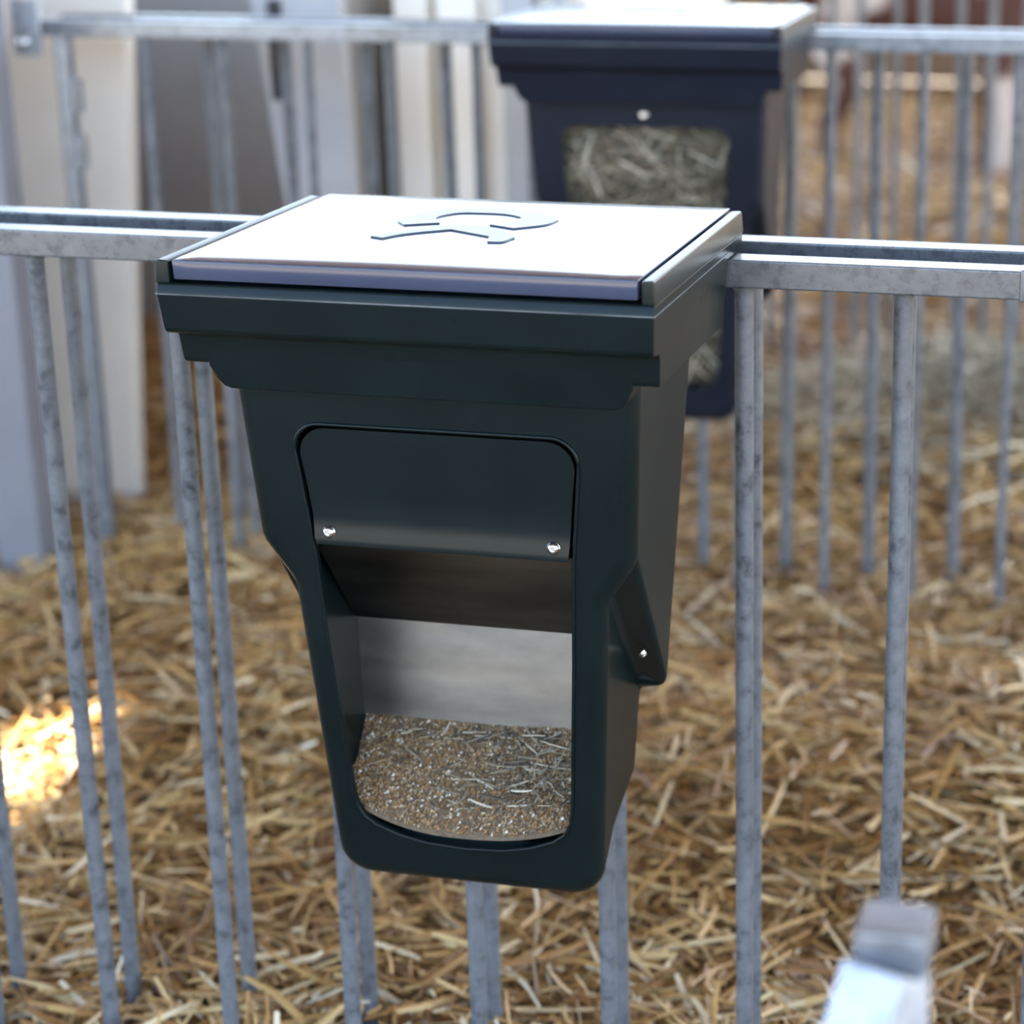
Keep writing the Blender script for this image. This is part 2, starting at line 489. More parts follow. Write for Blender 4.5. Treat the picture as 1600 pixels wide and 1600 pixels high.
def make_body_mesh():
    # closed shell: flanks, chamfered shoulders, back and a front whose outline is rolled over with radius RR
    bm = bmesh.new()
    NARC, RR = 6, 0.017
    def arc(x, z, r):
        return [(x - r + r * math.cos(t), z + r - r * math.sin(t)) for t in [math.pi / 2 * k / NARC for k in range(NARC + 1)]]
    half = [(0.2005, -0.115), (0.1910, -0.287), (0.1880, -0.296), (0.1635, -0.333), (0.1605, -0.341)] + arc(0.1430, -0.667, 0.036)
    nh = len(half)
    ol = half + [(-x, z) for x, z in half[::-1]]
    k = len(ol)
    P2 = [Vector((x, z)) for x, z in ol]
    nrm = []
    for i in range(k):
        d1 = (P2[i] - P2[i - 1]).normalized(); d2 = (P2[(i + 1) % k] - P2[i]).normalized()
        n1_, n2_ = Vector((d1.y, -d1.x)), Vector((d2.y, -d2.x))
        nn = (n1_ + n2_).normalized()
        nrm.append(nn / max(0.6, nn.dot(n1_)))
    if nrm[1].x < 0: nrm = [-q for q in nrm]
    rings = []
    for th in np.linspace(0, math.pi / 2, 6):
        ins, dy = RR * (1 - math.cos(th)), RR * (1 - math.sin(th))
        rg = []
        for i in range(k):
            q = P2[i] - nrm[i] * ins
            if i in (0, k - 1): q = Vector((P2[i].x - math.copysign(ins, P2[i].x), P2[i].y))
            rg.append(bm.verts.new((q.x, front_y(q.y) + dy, q.y)))
        rings.append(rg)
    for a_, c_ in zip(rings, rings[1:]):
        for i in range(k - 1):
            bm.faces.new((a_[i], a_[i + 1], c_[i + 1], c_[i]))
    bm.faces.new(rings[-1])
    O = rings[0]
    side = {}
    for s_ in (1, -1):
        d = {}
        idx = (lambda j: j) if s_ == 1 else (lambda j: k - 1 - j)
        d['o'] = [O[idx(j)] for j in range(nh)]
        d['B'] = bm.verts.new((s_ * 0.198, 0.289, -0.115)); d['Cc'] = bm.verts.new((s_ * 0.186, 0.222, -0.470))
        d['C2'] = bm.verts.new((s_ * 0.151, 0.247, -0.486)); d['E'] = bm.verts.new((s_ * 0.146, 0.240, -0.575))
        d['F'] = [bm.verts.new((s_ * x, 0.170 - 0.012 * (q / NARC), z + 0.034)) for q, (x, z) in enumerate(arc(0.1420, -0.664, 0.028))]
        o_ = d['o']
        fs = [[o_[0], d['B'], d['Cc'], o_[2], o_[1]], [o_[2], d['Cc'], d['C2'], o_[3]], [o_[3], d['C2'], d['E'], d['F'][0], o_[5], o_[4]]]
        for q in range(NARC):
            fs.append([o_[5 + q], d['F'][q], d['F'][q + 1], o_[6 + q]])
        for f in fs: bm.faces.new(f)
        side[s_] = d
    R, L = side[1], side[-1]
    for a_ in (('B', 'Cc'), ('Cc', 'C2'), ('C2', 'E')):
        bm.faces.new((R[a_[0]], L[a_[0]], L[a_[1]], R[a_[1]]))
    bm.faces.new([R['E'], L['E']] + L['F'] + R['F'][::-1])
    bm.faces.new((R['F'][-1], L['F'][-1], L['o'][-1], R['o'][-1]))
    top = [rg[0] for rg in rings] + [rg[-1] for rg in rings[::-1]]
    bm.faces.new(top + [L['B'], R['B']])
    bmesh.ops.recalc_face_normals(bm, faces=bm.faces)
    es = []
    for d in (R, L):
        for p_, q_ in ((d['o'][2], d['Cc']), (d['o'][3], d['C2']), (d['Cc'], d['C2']), (d['B'], d['Cc']), (d['C2'], d['E']), (d['E'], d['F'][0])):
            e = bm.edges.get((p_, q_))
            if e: es.append(e)
    for a_ in ('Cc', 'C2', 'E'):
        e = bm.edges.get((R[a_], L[a_]))
        if e: es.append(e)
    bmesh.ops.bevel(bm, geom=es, offset=0.006, segments=3, profile=0.5, affect='EDGES', clamp_overlap=True)
    bmesh.ops.triangulate(bm, faces=[f for f in bm.faces if len(f.verts) > 4])
    solid = mesh_bm(bm)
    # inner hollow
    bm = bmesh.new()
    lv = []
    for z, xh, y1 in ((-0.140, 0.182, 0.270), (-0.30, 0.174, 0.232), (-0.335, 0.145, 0.226), (-0.50, 0.1395, 0.236), (-0.575, 0.1345, 0.228), (-0.612, 0.121, 0.172)):
        y0 = front_y(z) + 0.006
        lv.append([bm.verts.new(p) for p in ((-xh, y0, z), (xh, y0, z), (xh, y1, z), (-xh, y1, z))])
    for a, c in zip(lv, lv[1:]):
        for k in range(4):
            bm.faces.new((a[k], a[(k + 1) % 4], c[(k + 1) % 4], c[k]))
    bm.faces.new(lv[0][::-1]); bm.faces.new(lv[-1])
    hollow = mesh_bm(bm)
    me = boolean(solid, hollow)
    # opening through the front wall
    out = opening_outline()
    bm = bmesh.new()
    a = [bm.verts.new((x, front_y(z) - 0.03, z)) for x, z in out]
    c = [bm.verts.new((x, front_y(z) + 0.012, z)) for x, z in out]
    k = len(out)
    for i in range(k):
        bm.faces.new((a[i], a[(i + 1) % k], c[(i + 1) % k], c[i]))
    bm.faces.new(a[::-1]); bm.faces.new(c)
    cut = mesh_bm(bm)
    me = boolean(me, cut)
    finish(me, 38)
    me.materials.clear()
    return me

def make_hood_mesh():
    prof = [(-0.001, -0.0215), (-0.0045, -0.031), (0.001, -0.0655), (0.0045, -0.0695), (0.022, -0.0715), (0.0265, -0.0755), (0.031, -0.1005),
            (0.034, -0.104), (0.290, -0.104), (0.292, -0.0385), (0.357, -0.0385), (0.357, -0.0215)]
    bm = extrude_x_bm(prof, -0.2355, 0.2355, lambda z: 1 - 0.022 * max(0, (-z - 0.0215)) / 0.08)
    bevel_edges(bm, 0.0022, 2, 22)
    me1 = mesh_bm(bm)
    return me1

def make_trim_mesh():
    # the lower middle of the collar, stepped in at both ends
    bm = bmesh.new()
    ol = [(-0.206, -0.090), (-0.2055, -0.107), (-0.202, -0.112), (-0.199, -0.1195), (-0.193, -0.126), (-0.186, -0.1285)]
    ol = ol + [(-x, z) for x, z in ol[::-1]]
    def fy(z): return 0.0262 + (-0.0755 - z) * 0.19
    a = [bm.verts.new((x, fy(z), z)) for x, z in ol]
    c = [bm.verts.new((x, 0.288, z)) for x, z in ol]
    k = len(ol)
    for i in range(k):
        bm.faces.new((a[i], a[(i + 1) % k], c[(i + 1) % k], c[i]))
    bm.faces.new(a[::-1]); bm.faces.new(c)
    bevel_edges(bm, 0.002, 2, 30)
    return mesh_bm(bm)

def make_side_rim(s):
    bm = bmesh.new()
    pr = [(0.2225, -0.0225), (0.2225, -0.001), (0.2345, 0.0), (0.2362, -0.0225)]
    a = [bm.verts.new((s * x, 0.000 - 0.0008 * k, z)) for k, (x, z) in enumerate(pr)]
    c = [bm.verts.new((s * x, 0.357, z)) for x, z in pr]
    for i in range(4):
        bm.faces.new((a[i], a[(i + 1) % 4], c[(i + 1) % 4], c[i]))
    bm.faces.new(a[::-1]); bm.faces.new(c)
    bevel_edges(bm, 0.0022, 2, 30)
    return mesh_bm(bm)

def make_lid_mesh():
    # slightly domed lid with a folded-down front lip
    NX, NY = 24, 16
    bm = bmesh.new()
    top = [[bm.verts.new((x, y, 0.0032 * (1 - (x / 0.2195) ** 2) * math.sin(math.pi * (y / 0.37) ** 0.8) - 0.0002)) for x in np.linspace(-0.2195, 0.2195, NX)] for y in np.linspace(0.0, 0.370, NY)]
    bot = [[bm.verts.new((x, y + (0.0012 if j == 0 else 0), -0.0185)) for x in np.linspace(-0.2190, 0.2190, NX)] for j, y in enumerate(np.linspace(0.0, 0.370, NY))]
    for j in range(NY - 1):
        for i in range(NX - 1):
            bm.faces.new((top[j][i], top[j][i + 1], top[j + 1][i + 1], top[j + 1][i]))
            bm.faces.new((bot[j][i], bot[j + 1][i], bot[j + 1][i + 1], bot[j][i + 1]))
    for i in range(NX - 1):
        bm.faces.new((top[0][i], bot[0][i], bot[0][i + 1], top[0][i + 1]))
        bm.faces.new((top[-1][i], top[-1][i + 1], bot[-1][i + 1], bot[-1][i]))
    for j in range(NY - 1):
        bm.faces.new((top[j][0], top[j + 1][0], bot[j + 1][0], bot[j][0]))
        bm.faces.new((top[j][-1], bot[j][-1], bot[j + 1][-1], top[j + 1][-1]))
    bevel_edges(bm, 0.0016, 2, 40)
    return mesh_bm(bm, 'lid', 24)

def lid_z(x, y):
    return 0.0032 * (1 - (x / 0.2195) ** 2) * math.sin(math.pi * (y / 0.37) ** 0.8)

EMB1 = [(-0.036, 0.2085), (-0.0668, 0.1915), (-0.0817, 0.2131), (-0.083, 0.2344), (-0.0743, 0.262), (-0.0616, 0.2834), (-0.0334, 0.3007),
        (0.0073, 0.3016), (0.0478, 0.2802), (0.0696, 0.2592), (0.0716, 0.2417), (0.0666, 0.2196), (0.0441, 0.1941), (0.0152, 0.2087), (0.0298, 0.2223),
        (0.0338, 0.2445), (0.0301, 0.2582), (0.0101, 0.2723), (-0.0174, 0.2739), (-0.0364, 0.270), (-0.0473, 0.2529), (-0.0493, 0.2343)]
EMB2 = [(-0.0765, 0.1282), (-0.0622, 0.1213), (-0.052, 0.140), (-0.0356, 0.1569), (-0.013, 0.1752), (0.0348, 0.1484), (0.0412, 0.1237), (0.0547, 0.1265),
        (0.0586, 0.1436), (0.0586, 0.1534), (0.0415, 0.1765), (0.0148, 0.1982), (-0.0026, 0.2015), (-0.029, 0.1925)]
def make_emblem(P, sharp):
    # plan outline -> raised plate 1.2 mm thick that follows the lid
    pts = []
    k = len(P)
    for i in range(k):
        p0, p1, p2, p3 = (np.array(P[(i + j - 1) % k]) for j in range(4))
        if i in sharp: p0 = p1
        if (i + 1) % k in sharp: p3 = p2
        for t in np.linspace(0, 1, 5, endpoint=False):
            pts.append(0.5 * ((2 * p1) + (-p0 + p2) * t + (2 * p0 - 5 * p1 + 4 * p2 - p3) * t * t + (-p0 + 3 * p1 - 3 * p2 + p3) * t ** 3))
    bm = bmesh.new()
    a = [bm.verts.new((x, y, lid_z(x, y) - 0.001)) for x, y in pts]
    c = [bm.verts.new((x, y, lid_z(x, y) + 0.0012)) for x, y in pts]
    n_ = len(pts)
    for i in range(n_):
        bm.faces.new((a[i], a[(i + 1) % n_], c[(i + 1) % n_], c[i]))
    bm.faces.new(c); bm.faces.new(a[::-1])
    bmesh.ops.triangulate(bm, faces=[f for f in bm.faces if len(f.verts) > 4])
    return mesh_bm(bm)

def make_bolt():
    bm = bmesh.new()
    prof = [(0.0066, 0.0), (0.0066, 0.0008), (0.0058, 0.0016), (0.0056, 0.0026), (0.0046, 0.0042), (0.0028, 0.0050), (0.0026, 0.0036), (0.0, 0.0036)]
    n_ = 16
    rings = [[bm.verts.new((r * math.cos(2 * math.pi * k / n_), -h, r * math.sin(2 * math.pi * k / n_))) for k in range(n_)] for r, h in prof[:-1]]
    for a, c in zip(rings, rings[1:]):
        for k in range(n_):
            bm.faces.new((a[k], a[(k + 1) % n_], c[(k + 1) % n_], c[k]))
    bm.faces.new(rings[-1]); bm.faces.new(rings[0][::-1])
    return mesh_bm(bm)

def make_panel_mesh():
    # insert that closes the upper part of the opening; its lower edge turns outwards
    ol = [p for p in opening_outline(0.0035) if p[1] > -0.27]
    half = sorted([p for p in ol if p[0] >= 0], key=lambda p: -p[1])
    zs = [p[1] for p in half if p[0] > 0.1]
    xs_ = [p[0] for p in half if p[0] > 0.1]
    rows = [(z, x) for z, x in zip(zs, xs_)] + [(-0.235, 0.1325), (-0.262, 0.1300), (-0.276, 0.1290), (-0.284, 0.1284), (-0.2885, 0.1275), (-0.2905, 0.1265)]
    def off(z):
        return -0.006 * sstep(-0.262, -0.289, z) + 0.0015
    bm = bmesh.new()
    N = 13
    fr = [[bm.verts.new((x * t, front_y(z) + float(off(z)), z)) for t in np.linspace(-1, 1, N)] for z, x in rows]
    bk = [[bm.verts.new((x * t, front_y(z) + float(off(z)) + 0.004, z)) for t in np.linspace(-1, 1, N)] for z, x in rows]
    for j in range(len(rows) - 1):
        for i in range(N - 1):
            bm.faces.new((fr[j][i], fr[j][i + 1], fr[j + 1][i + 1], fr[j + 1][i]))
            bm.faces.new((bk[j][i], bk[j + 1][i], bk[j + 1][i + 1], bk[j][i + 1]))
    for j in range(len(rows) - 1):
        bm.faces.new((fr[j][0], fr[j + 1][0], bk[j + 1][0], bk[j][0]))
        bm.faces.new((fr[j][-1], bk[j][-1], bk[j + 1][-1], fr[j + 1][-1]))
    for j in (0, len(rows) - 1):
        for i in range(N - 1):
            bm.faces.new((fr[j][i], bk[j][i], bk[j][i + 1], fr[j][i + 1]))
    return mesh_bm(bm, 'panel', 45)

def slab_mesh(p, th, nrm_sign=1):
    """quad p (4 points) given thickness along its normal"""
    P = [Vector(q) for q in p]
    nr = (P[1] - P[0]).cross(P[3] - P[0]).normalized() * th * nrm_sign
    bm = bmesh.new()
    a = [bm.verts.new(q) for q in P]; c = [bm.verts.new(q + nr) for q in P]
    bm.faces.new(a); bm.faces.new(c[::-1])
    for i in range(4):
        bm.faces.new((a[i], a[(i + 1) % 4], c[(i + 1) % 4], c[i]))
    return mesh_bm(bm)

BODY, HOOD, TRIM, LID, BOLT = make_body_mesh(), make_hood_mesh(), make_trim_mesh(), make_lid_mesh(), make_bolt()
RIMS = {s: make_side_rim(s) for s in (1, -1)}
RIM_CURVE = mesh_bm(tube_bm([(x, front_y(z) - 0.0003, z) for x, z in opening_outline(-0.0012, 8)], 0.0019, 8, True), 'rim', 60)
E1, E2 = make_emblem(EMB1, (0, 1, 12, 13)), make_emblem(EMB2, (0, 1, 4, 5, 6))

def make_feeder(label, loc, rz, mat, insert):
    f = thing('calf_feeder', label, 'feeder', loc, rz, 'calf feeders hung on the pen fences')
    def part(name, me, mt, parent=f):
        me = me.copy() if me.users else me
        me.materials.clear()
        return link(name, me, mt, parent)
    part('body', BODY, mat)
    part('collar', HOOD, mat)
    part('collar_trim', TRIM, mat)
    for s in (-1, 1):
        part('side_rim', RIMS[s], mat)
    part('opening_rim', RIM_CURVE, mat)
    # moulding seam with scuffed burr, front and both flanks
    seam = bmesh.new()
    def sb(x0, x1, y0, y1, z):
        b2 = box_bm(x0, x1, y0, y1, z - 0.0004, z + 0.0004)
        tmp = bpy.data.meshes.new('t'); b2.to_mesh(tmp); b2.free(); seam.from_mesh(tmp); bpy.data.meshes.remove(tmp)
    sb(-0.2335, 0.2335, -0.0049, -0.003, -0.0312)
    sb(-0.2356, -0.2325, -0.0047, 0.29, -0.0312); sb(0.2325, 0.2356, -0.0047, 0.29, -0.0312)
    sm = link('mould_seam', mesh_bm(seam), 'scuff', f)
    lid = part('lid', LID, 'lid')
    lid.location.z = 0.0
    for k, E_ in enumerate((E1, E2)):
        e = part('emblem', E_, 'emblem', lid)
        e['label'] = ('raised open ring emblem on the lid', 'raised curved swoosh emblem on the lid')[k]
    for x0, x1 in ((-0.208, -0.203), (-0.196, -0.184), (0.172, 0.188), (0.194, 0.201)):
        box('lip_slot', x0, x1, 0.0006, 0.0030, -0.0014, 0.0001, 'gap', lid)
    if insert:
        pn = link('front_panel', make_panel_mesh(), mat, f)
        for s in (-1, 1):
            bt = part('bolt', BOLT, 'chrome', pn)
            bt.location = (s * 0.1135, front_y(-0.2775) - 0.0022, -0.2775)
            bt.rotation_euler = (math.radians(-3), 0.3 * s, 0)
        up_ = link('upper_plate', slab_mesh([(-0.1335, 0.084, -0.2895), (0.1335, 0.084, -0.2895), (0.142, 0.196, -0.411), (-0.142, 0.196, -0.411)], 0.0012), 'steel2', f)
        up_['label'] = 'dull dark steel deflector plate'
        lo_ = link('lower_plate', slab_mesh([(-0.1425, 0.2025, -0.411), (0.1425, 0.2025, -0.411), (0.1400, 0.1990, -0.521), (-0.1400, 0.1990, -0.521)], 0.0015), 'steel', f)
        lo_['label'] = 'bright stainless steel plate above the feed'
    else:
        bt = part('bolt', BOLT, 'chrome')
        bt.location = (0, front_y(-0.148) - 0.0004, -0.148)
        bt.scale = (1.1, 1.1, 1.1)
    for s in (-1, 1):
        sc = part('side_screw', BOLT, 'chrome')
        a = Vector((s * 0.170, 0.184, -0.420))
        nr = Vector((s * 0.75, -0.42, -0.5)).normalized()
        sc.location = a + nr * 0.0005
        sc.scale = (0.75, 0.75, 0.75)
        sc.rotation_euler = nr.to_track_quat('-Y', 'Z').to_euler()
    return f

FN = Vector((0, 0, Z0))
FF = Vector((-0.196, 1.543, Z0 + 0.072))
fd1 = make_feeder('dark green calf feeder with steel plates and feed, hung on the near fence', FN, 0.0, 'green', True)
fd2 = make_feeder('dark blue calf feeder stuffed with hay, hung on the far fence', FF, 0.031, 'navy', False)

# feed in the trough of the near feeder
def feed_z(x, y):
    t = np.clip((y - 0.113) / 0.087, 0, 1.4)
    return (Z0 - 0.6140 + 0.0935 * t ** 0.85 + 0.020 * (np.abs(x) / 0.11) ** 3 * np.clip(1 - 1.6 * t, 0, 1)
            + 0.002 * np.sin(31 * x + 2) * np.sin(47 * y) + 0.005 * np.exp(-((x - 0.09) ** 2) / 0.003) * np.clip(t * 2, 0, 1))
def trough_half(y):
    return 0.1300 - 0.0 * y
def feed_half(z):
    return np.interp(z, [Z0 - 0.64, Z0 - 0.575, Z0 - 0.50], [0.116, 0.1355, 0.140])
NX, NY = 26, 16
V, F = [], []
for y in np.linspace(front_y(-0.605) + 0.0068, 0.226, NY):
    for t in np.linspace(-1, 1, NX):
        z = float(feed_z(0, y)); x = t * float(feed_half(z)) * 0.995
        V.append((x, y, float(feed_z(x, y)) - 0.003))
for j in range(NY - 1):
    for i in range(NX - 1):
        a = j * NX + i
        F.append((a, a + 1, a + NX + 1, a + NX))
me = bpy.data.meshes.new('feed_bed'); me.from_pydata(V, [], F)
for p in me.polygons: p.use_smooth = True
feed = thing('feed_mix', 'brown crushed grain feed with hay bits in the near trough', 'feed', (0, 0, 0))
fb = link('feed_bed', me, 'feedbed', feed); fb['kind'] = 'stuff'
# granules
NG = 9000
yy = rng.uniform(front_y(-0.605) + 0.009, 0.222, NG)
xx = rng.uniform(-1, 1, NG) * feed_half(feed_z(0, yy)) * 0.985
ax = rng.uniform(0.0009, 0.0021, (NG, 3)) * rng.choice([1, 1, 1, 1.4], (NG, 1))
oct_ = np.array([(1, 0, 0), (-1, 0, 0), (0, 1, 0), (0, -1, 0), (0, 0, 1), (0, 0, -1)], float)
ang = rng.uniform(0, 6.28, NG)
gv = oct_[None] * ax[:, None, :]
ca, sa = np.cos(ang)[:, None], np.sin(ang)[:, None]
gx = gv[:, :, 0] * ca - gv[:, :, 1] * sa; gy = gv[:, :, 0] * sa + gv[:, :, 1] * ca
gz = gv[:, :, 2] + gx * 0.4
G = np.stack([gx + xx[:, None], gy + yy[:, None], gz + feed_z(xx, yy)[:, None] - 0.0015], 2).reshape(-1, 3)
of = np.array([(0, 2, 4), (2, 1, 4), (1, 3, 4), (3, 0, 4), (2, 0, 5), (1, 2, 5), (3, 1, 5), (0, 3, 5)])
GF = (np.arange(NG)[:, None, None] * 6 + of[None]).reshape(-1, 3)
me = bpy.data.meshes.new('grain')
me.from_pydata(G.tolist(), [], GF.tolist())
go = link('grain', me, 'grain', feed); go['kind'] = 'stuff'
hn = 300
hy = rng.uniform(0.128, 0.188, hn); hx = np.clip(rng.normal(0.06, 0.06, hn), -0.10, 0.118)
ho = strands('hay_bits', 'hay', np.stack([hx, hy, feed_z(hx, hy) + 0.004], 1), (0.012, 0.05), (0.0011, 0.0030), None, None, 0.15, 0.08, (0, 0.006), parent=feed)
hn = 25
hy = rng.uniform(0.13, 0.2, hn); hx = rng.uniform(-0.11, 0.05, hn)
strands('hay_bits', 'hay', np.stack([hx, hy, feed_z(hx, hy) + 0.001], 1), (0.01, 0.035), (0.0008, 0.0018), None, None, 0.1, 0.08, (0, 0.003), parent=feed)

# hay in the far feeder
hay = thing('hay_fill', 'greenish brown hay packed behind the opening of the far feeder', 'hay', FF, 0.031)
bm = bmesh.new()
lv = []
for z, xh, y1 in ((-0.145, 0.175, 0.255), (-0.30, 0.168, 0.222), (-0.335, 0.140, 0.216), (-0.50, 0.136, 0.228), (-0.560, 0.128, 0.215), (-0.60, 0.11, 0.165)):
    y0 = front_y(z) + 0.020
    lv.append([bm.verts.new(p) for p in ((-xh, y0, z), (xh, y0, z), (xh, y1, z), (-xh, y1, z))])
for a, c in zip(lv, lv[1:]):
    for k in range(4):
        bm.faces.new((a[k], a[(k + 1) % 4], c[(k + 1) % 4], c[k]))
bm.faces.new(lv[0][::-1]); bm.faces.new(lv[-1])
hb = link('hay_core', mesh_bm(bm), 'haybed', hay); hb['kind'] = 'stuff'
hn = 1300
hz = rng.uniform(-0.59, -0.17, hn); hx = rng.uniform(-1, 1, hn) * np.interp(-hz, [0.15, 0.33, 0.6], [0.15, 0.128, 0.10])
hyy = 0.064 + 0.095 * (-0.13 - hz) + rng.uniform(0.016, 0.030, hn)
hs = strands('hay_strands', 'hay', np.stack([hx, hyy, hz], 1), (0.05, 0.14), (0.0022, 0.0060), None, None, 0.9, 0.2, (-0.004, 0.004), 4,
             yaw=lambda k: rng.choice([0, math.pi], k) + rng.normal(0, 0.05, k), parent=hay)

# ------------------------------------------------------------------ fences
def bar_mesh(z0, z1, r, weld=True):
    bm = bmesh.new()
    n_ = 14
    lev = [(z0, r), (z1 - 0.006, r), (z1 - 0.002, r * 1.18), (z1, r * 1.3)] if weld else [(z0, r), (z1, r)]
    rings = [[bm.verts.new((rr * math.cos(2 * math.pi * k / n_), rr * math.sin(2 * math.pi * k / n_), z)) for k in range(n_)] for z, rr in lev]
    for a, c in zip(rings, rings[1:]):
        for k in range(n_):
            bm.faces.new((a[k], a[(k + 1) % n_], c[(k + 1) % n_], c[k]))
    bm.faces.new(rings[0][::-1]); bm.faces.new(rings[-1])
    return mesh_bm(bm)

def fence(label, x0, x1, y, zr0, zr1, depth, bars, zb, r, mats=('galv', 'galvbar'), jit=0.004):
    f = thing('bar_fence', label, 'fence', ((x0 + x1) / 2, y, zb), 0, 'galvanised pen fence panels')
    xm = (x0 + x1) / 2
    rl = link('top_rail', mesh_bm(box_bm(x0 - xm, x1 - xm, -depth / 2, depth / 2, zr0 - zb, zr1 - zb, 0.0022, 2)), mats[0], f)
    bmh = bar_mesh(0.0, zr0 - zb, r)
    for x in bars:
        o = link('bar', bmh, mats[1], f)
        o.location = (x - xm, 0, 0)
        o.rotation_euler = (random.uniform(-jit, jit), random.uniform(-jit, jit), random.uniform(0, 6))
    return f

ZR0, ZR1 = Z0 - 0.068, Z0 - 0.0395
nb = [0.0905 + 0.1575 * k for k in range(-7, 6)]
n1 = fence('near galvanised bar fence panel, front row, that the green feeder hangs on', -1.10, 1.0, 0.3175, ZR0, ZR1, 0.035, nb, -0.03, 0.0098)
sl = link('rail_sleeve', mesh_bm(box_bm(0.522 + 0.05, 0.60 + 0.05, -0.0192, 0.0192, ZR0 + 0.0285, ZR1 + 0.0315, 0.002)), 'galv', n1)
nr_ = [0.0760 + 0.1600 * k for k in range(-8, 6)]
n2 = fence('near galvanised bar fence panel, rear row just behind the green feeder', -1.25, 1.0, 0.4175, ZR0, ZR1, 0.035, nr_, -0.03, 0.0098)
DZ = 0.073
fb_ = [0.060 + 0.157 * k for k in range(-9, 5)]
fb_ = [x for x in fb_ if x > -1.25]
f1 = fence('far galvanised bar fence panel, front row, that the blue feeder hangs on', -1.40, 0.85, 1.8605, ZR0 + DZ, ZR1 + DZ, 0.035, fb_, 0.0, 0.0085, ('galvfar', 'galvfar'))
fr_ = [-0.030 + 0.155 * k for k in range(-8, 6)]
fr_ = [x for x in fr_ if x > -1.25]
f2 = fence('far galvanised bar fence panel, rear row behind the blue feeder', -1.40, 0.85, 1.9605, ZR0 + DZ, ZR1 + DZ, 0.035, fr_, 0.0, 0.0115, ('galvfar', 'galvfar'))
# end post of the far fence with its hinge lugs and foot
p = thing('fence_post', 'galvanised square end post at the left end of the far fence', 'post', (-1.318, 1.80, 0.0))
link('post_tube', mesh_bm(box_bm(-0.013, 0.013, -0.013, 0.013, 0, 1.06, 0.003)), 'galvfar', p)
link('foot', mesh_bm(box_bm(-0.06, 0.04, -0.03, 0.03, 0.045, 0.07, 0.003)), 'galvfar', p)
for z in (0.955, 0.855):
    link('hinge_lug', mesh_bm(box_bm(0.013, 0.026, -0.010, 0.010, z - 0.03, z + 0.03, 0.003)), 'galvfar', p)
# corner bracket and bolt
br = thing('corner_bracket', 'pale metal corner bracket joining the far rail and the white board', 'bracket', (-1.405, 1.835, 1.07))
link('plate', mesh_bm(box_bm(-0.025, 0.03, -0.012, -0.006, -0.05, 0.05, 0.002)), 'galvpost', br)
bt = link('bolt', BOLT.copy(), 'chrome', br); bt.location = (-0.005, -0.012, -0.025); bt.scale = (1.8, 1.8, 1.8)
# lower corner frame of the far fence
g = thing('tube_gate', 'grey tubular lower gate frame with rounded corner in the straw', 'gate', (-1.0, 1.77, 0.02))
pts = [(-0.03, 0, 0.62), (-0.03, 0, 0.10)] + [(-0.03 + 0.05 - 0.05 * math.cos(t), 0, 0.10 - 0.05 * math.sin(t)) for t in np.linspace(0.2, math.pi / 2, 6)] + [(0.55, 0, 0.05)]
link('frame_tube', mesh_bm(tube_bm(pts, 0.010, 10)), 'galvfar', g)

# third fence further back
t_b = [-0.62 + 0.157 * k for k in range(0, 10)]
t1 = fence('blurred galvanised bar fence at the back, front row before the calf', -0.70, 1.1, 3.45, 1.26, 1.29, 0.035, t_b, 0.04, 0.0105, ('galvfar', 'galvfar'))
t_b2 = [-0.55 + 0.157 * k for k in range(0, 10)]
t2 = fence('blurred galvanised bar fence at the back, rear row before the calf', -0.70, 1.1, 3.58, 1.26, 1.29, 0.035, t_b2, 0.04, 0.0095, ('galvfar', 'galvbar'))
kb = box('kerb_beam', -1.0, 1.3, 5.30, 5.42, -0.02, 0.16, 'kerb', None, 0.008)  # plain near-black box laid across the straw
tag(kb, 'dark timber kerb beam lying in the straw before the calf', 'beam')

# ------------------------------------------------------------------ white boards and hutches
pd = thing('pen_divider', 'white pen divider board with a raised edge strip at far left', 'board', (-1.40, 1.70, 0))
link('edge_strip', mesh_bm(box_bm(-0.075, 0.015, -0.03, 0.03, 0.03, 1.25, 0.006)), 'board', pd)
link('board_panel', mesh_bm(box_bm(-0.95, -0.06, 0.045, 0.075, 0.03, 1.25, 0.006)), 'board', pd)

def poly_slab(name, pts2, y0, y1, mat, parent, bev=0.006):
    """polygon in XZ, thick along Y"""
    bm = bmesh.new()
    a = [bm.verts.new((x, y0, z)) for x, z in pts2]; c = [bm.verts.new((x, y1, z)) for x, z in pts2]
    k = len(pts2)
    for i in range(k):
        bm.faces.new((a[i], a[(i + 1) % k], c[(i + 1) % k], c[i]))
    bm.faces.new(a[::-1]); bm.faces.new(c)
    bevel_edges(bm, bev, 2, 30)
    return link(name, mesh_bm(bm), mat, parent)

HZ = 1.13
ha = thing('calf_hutch', 'open fronted roofless cream hutch with straw inside, left behind the far fence', 'hutch', (-1.6, 2.9, 0.05))
def A(x): return x + 1.6
def Yh(y): return y - 2.9
poly_slab('front_jamb', [(A(-1.66), 0.0), (A(-1.405), 0.0), (A(-1.335), HZ - 0.05), (A(-1.66), HZ - 0.05)], Yh(2.08), Yh(2.12), 'cream', ha)
poly_slab('front_jamb', [(A(-0.985), 0.0), (A(-0.90), 0.0), (A(-0.93), HZ - 0.05), (A(-1.115), HZ - 0.05)], Yh(2.14), Yh(2.18), 'pale', ha)
box('latch_slot', A(-1.075), A(-1.045), Yh(2.134), Yh(2.142), 0.86, 1.05, 'kerb', ha, 0.004)
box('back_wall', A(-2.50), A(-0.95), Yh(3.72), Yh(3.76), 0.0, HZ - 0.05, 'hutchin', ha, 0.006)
box('side_wall', A(-2.50), A(-2.46), Yh(2.12), Yh(3.72), 0.0, HZ - 0.05, 'hutchin', ha, 0.006)
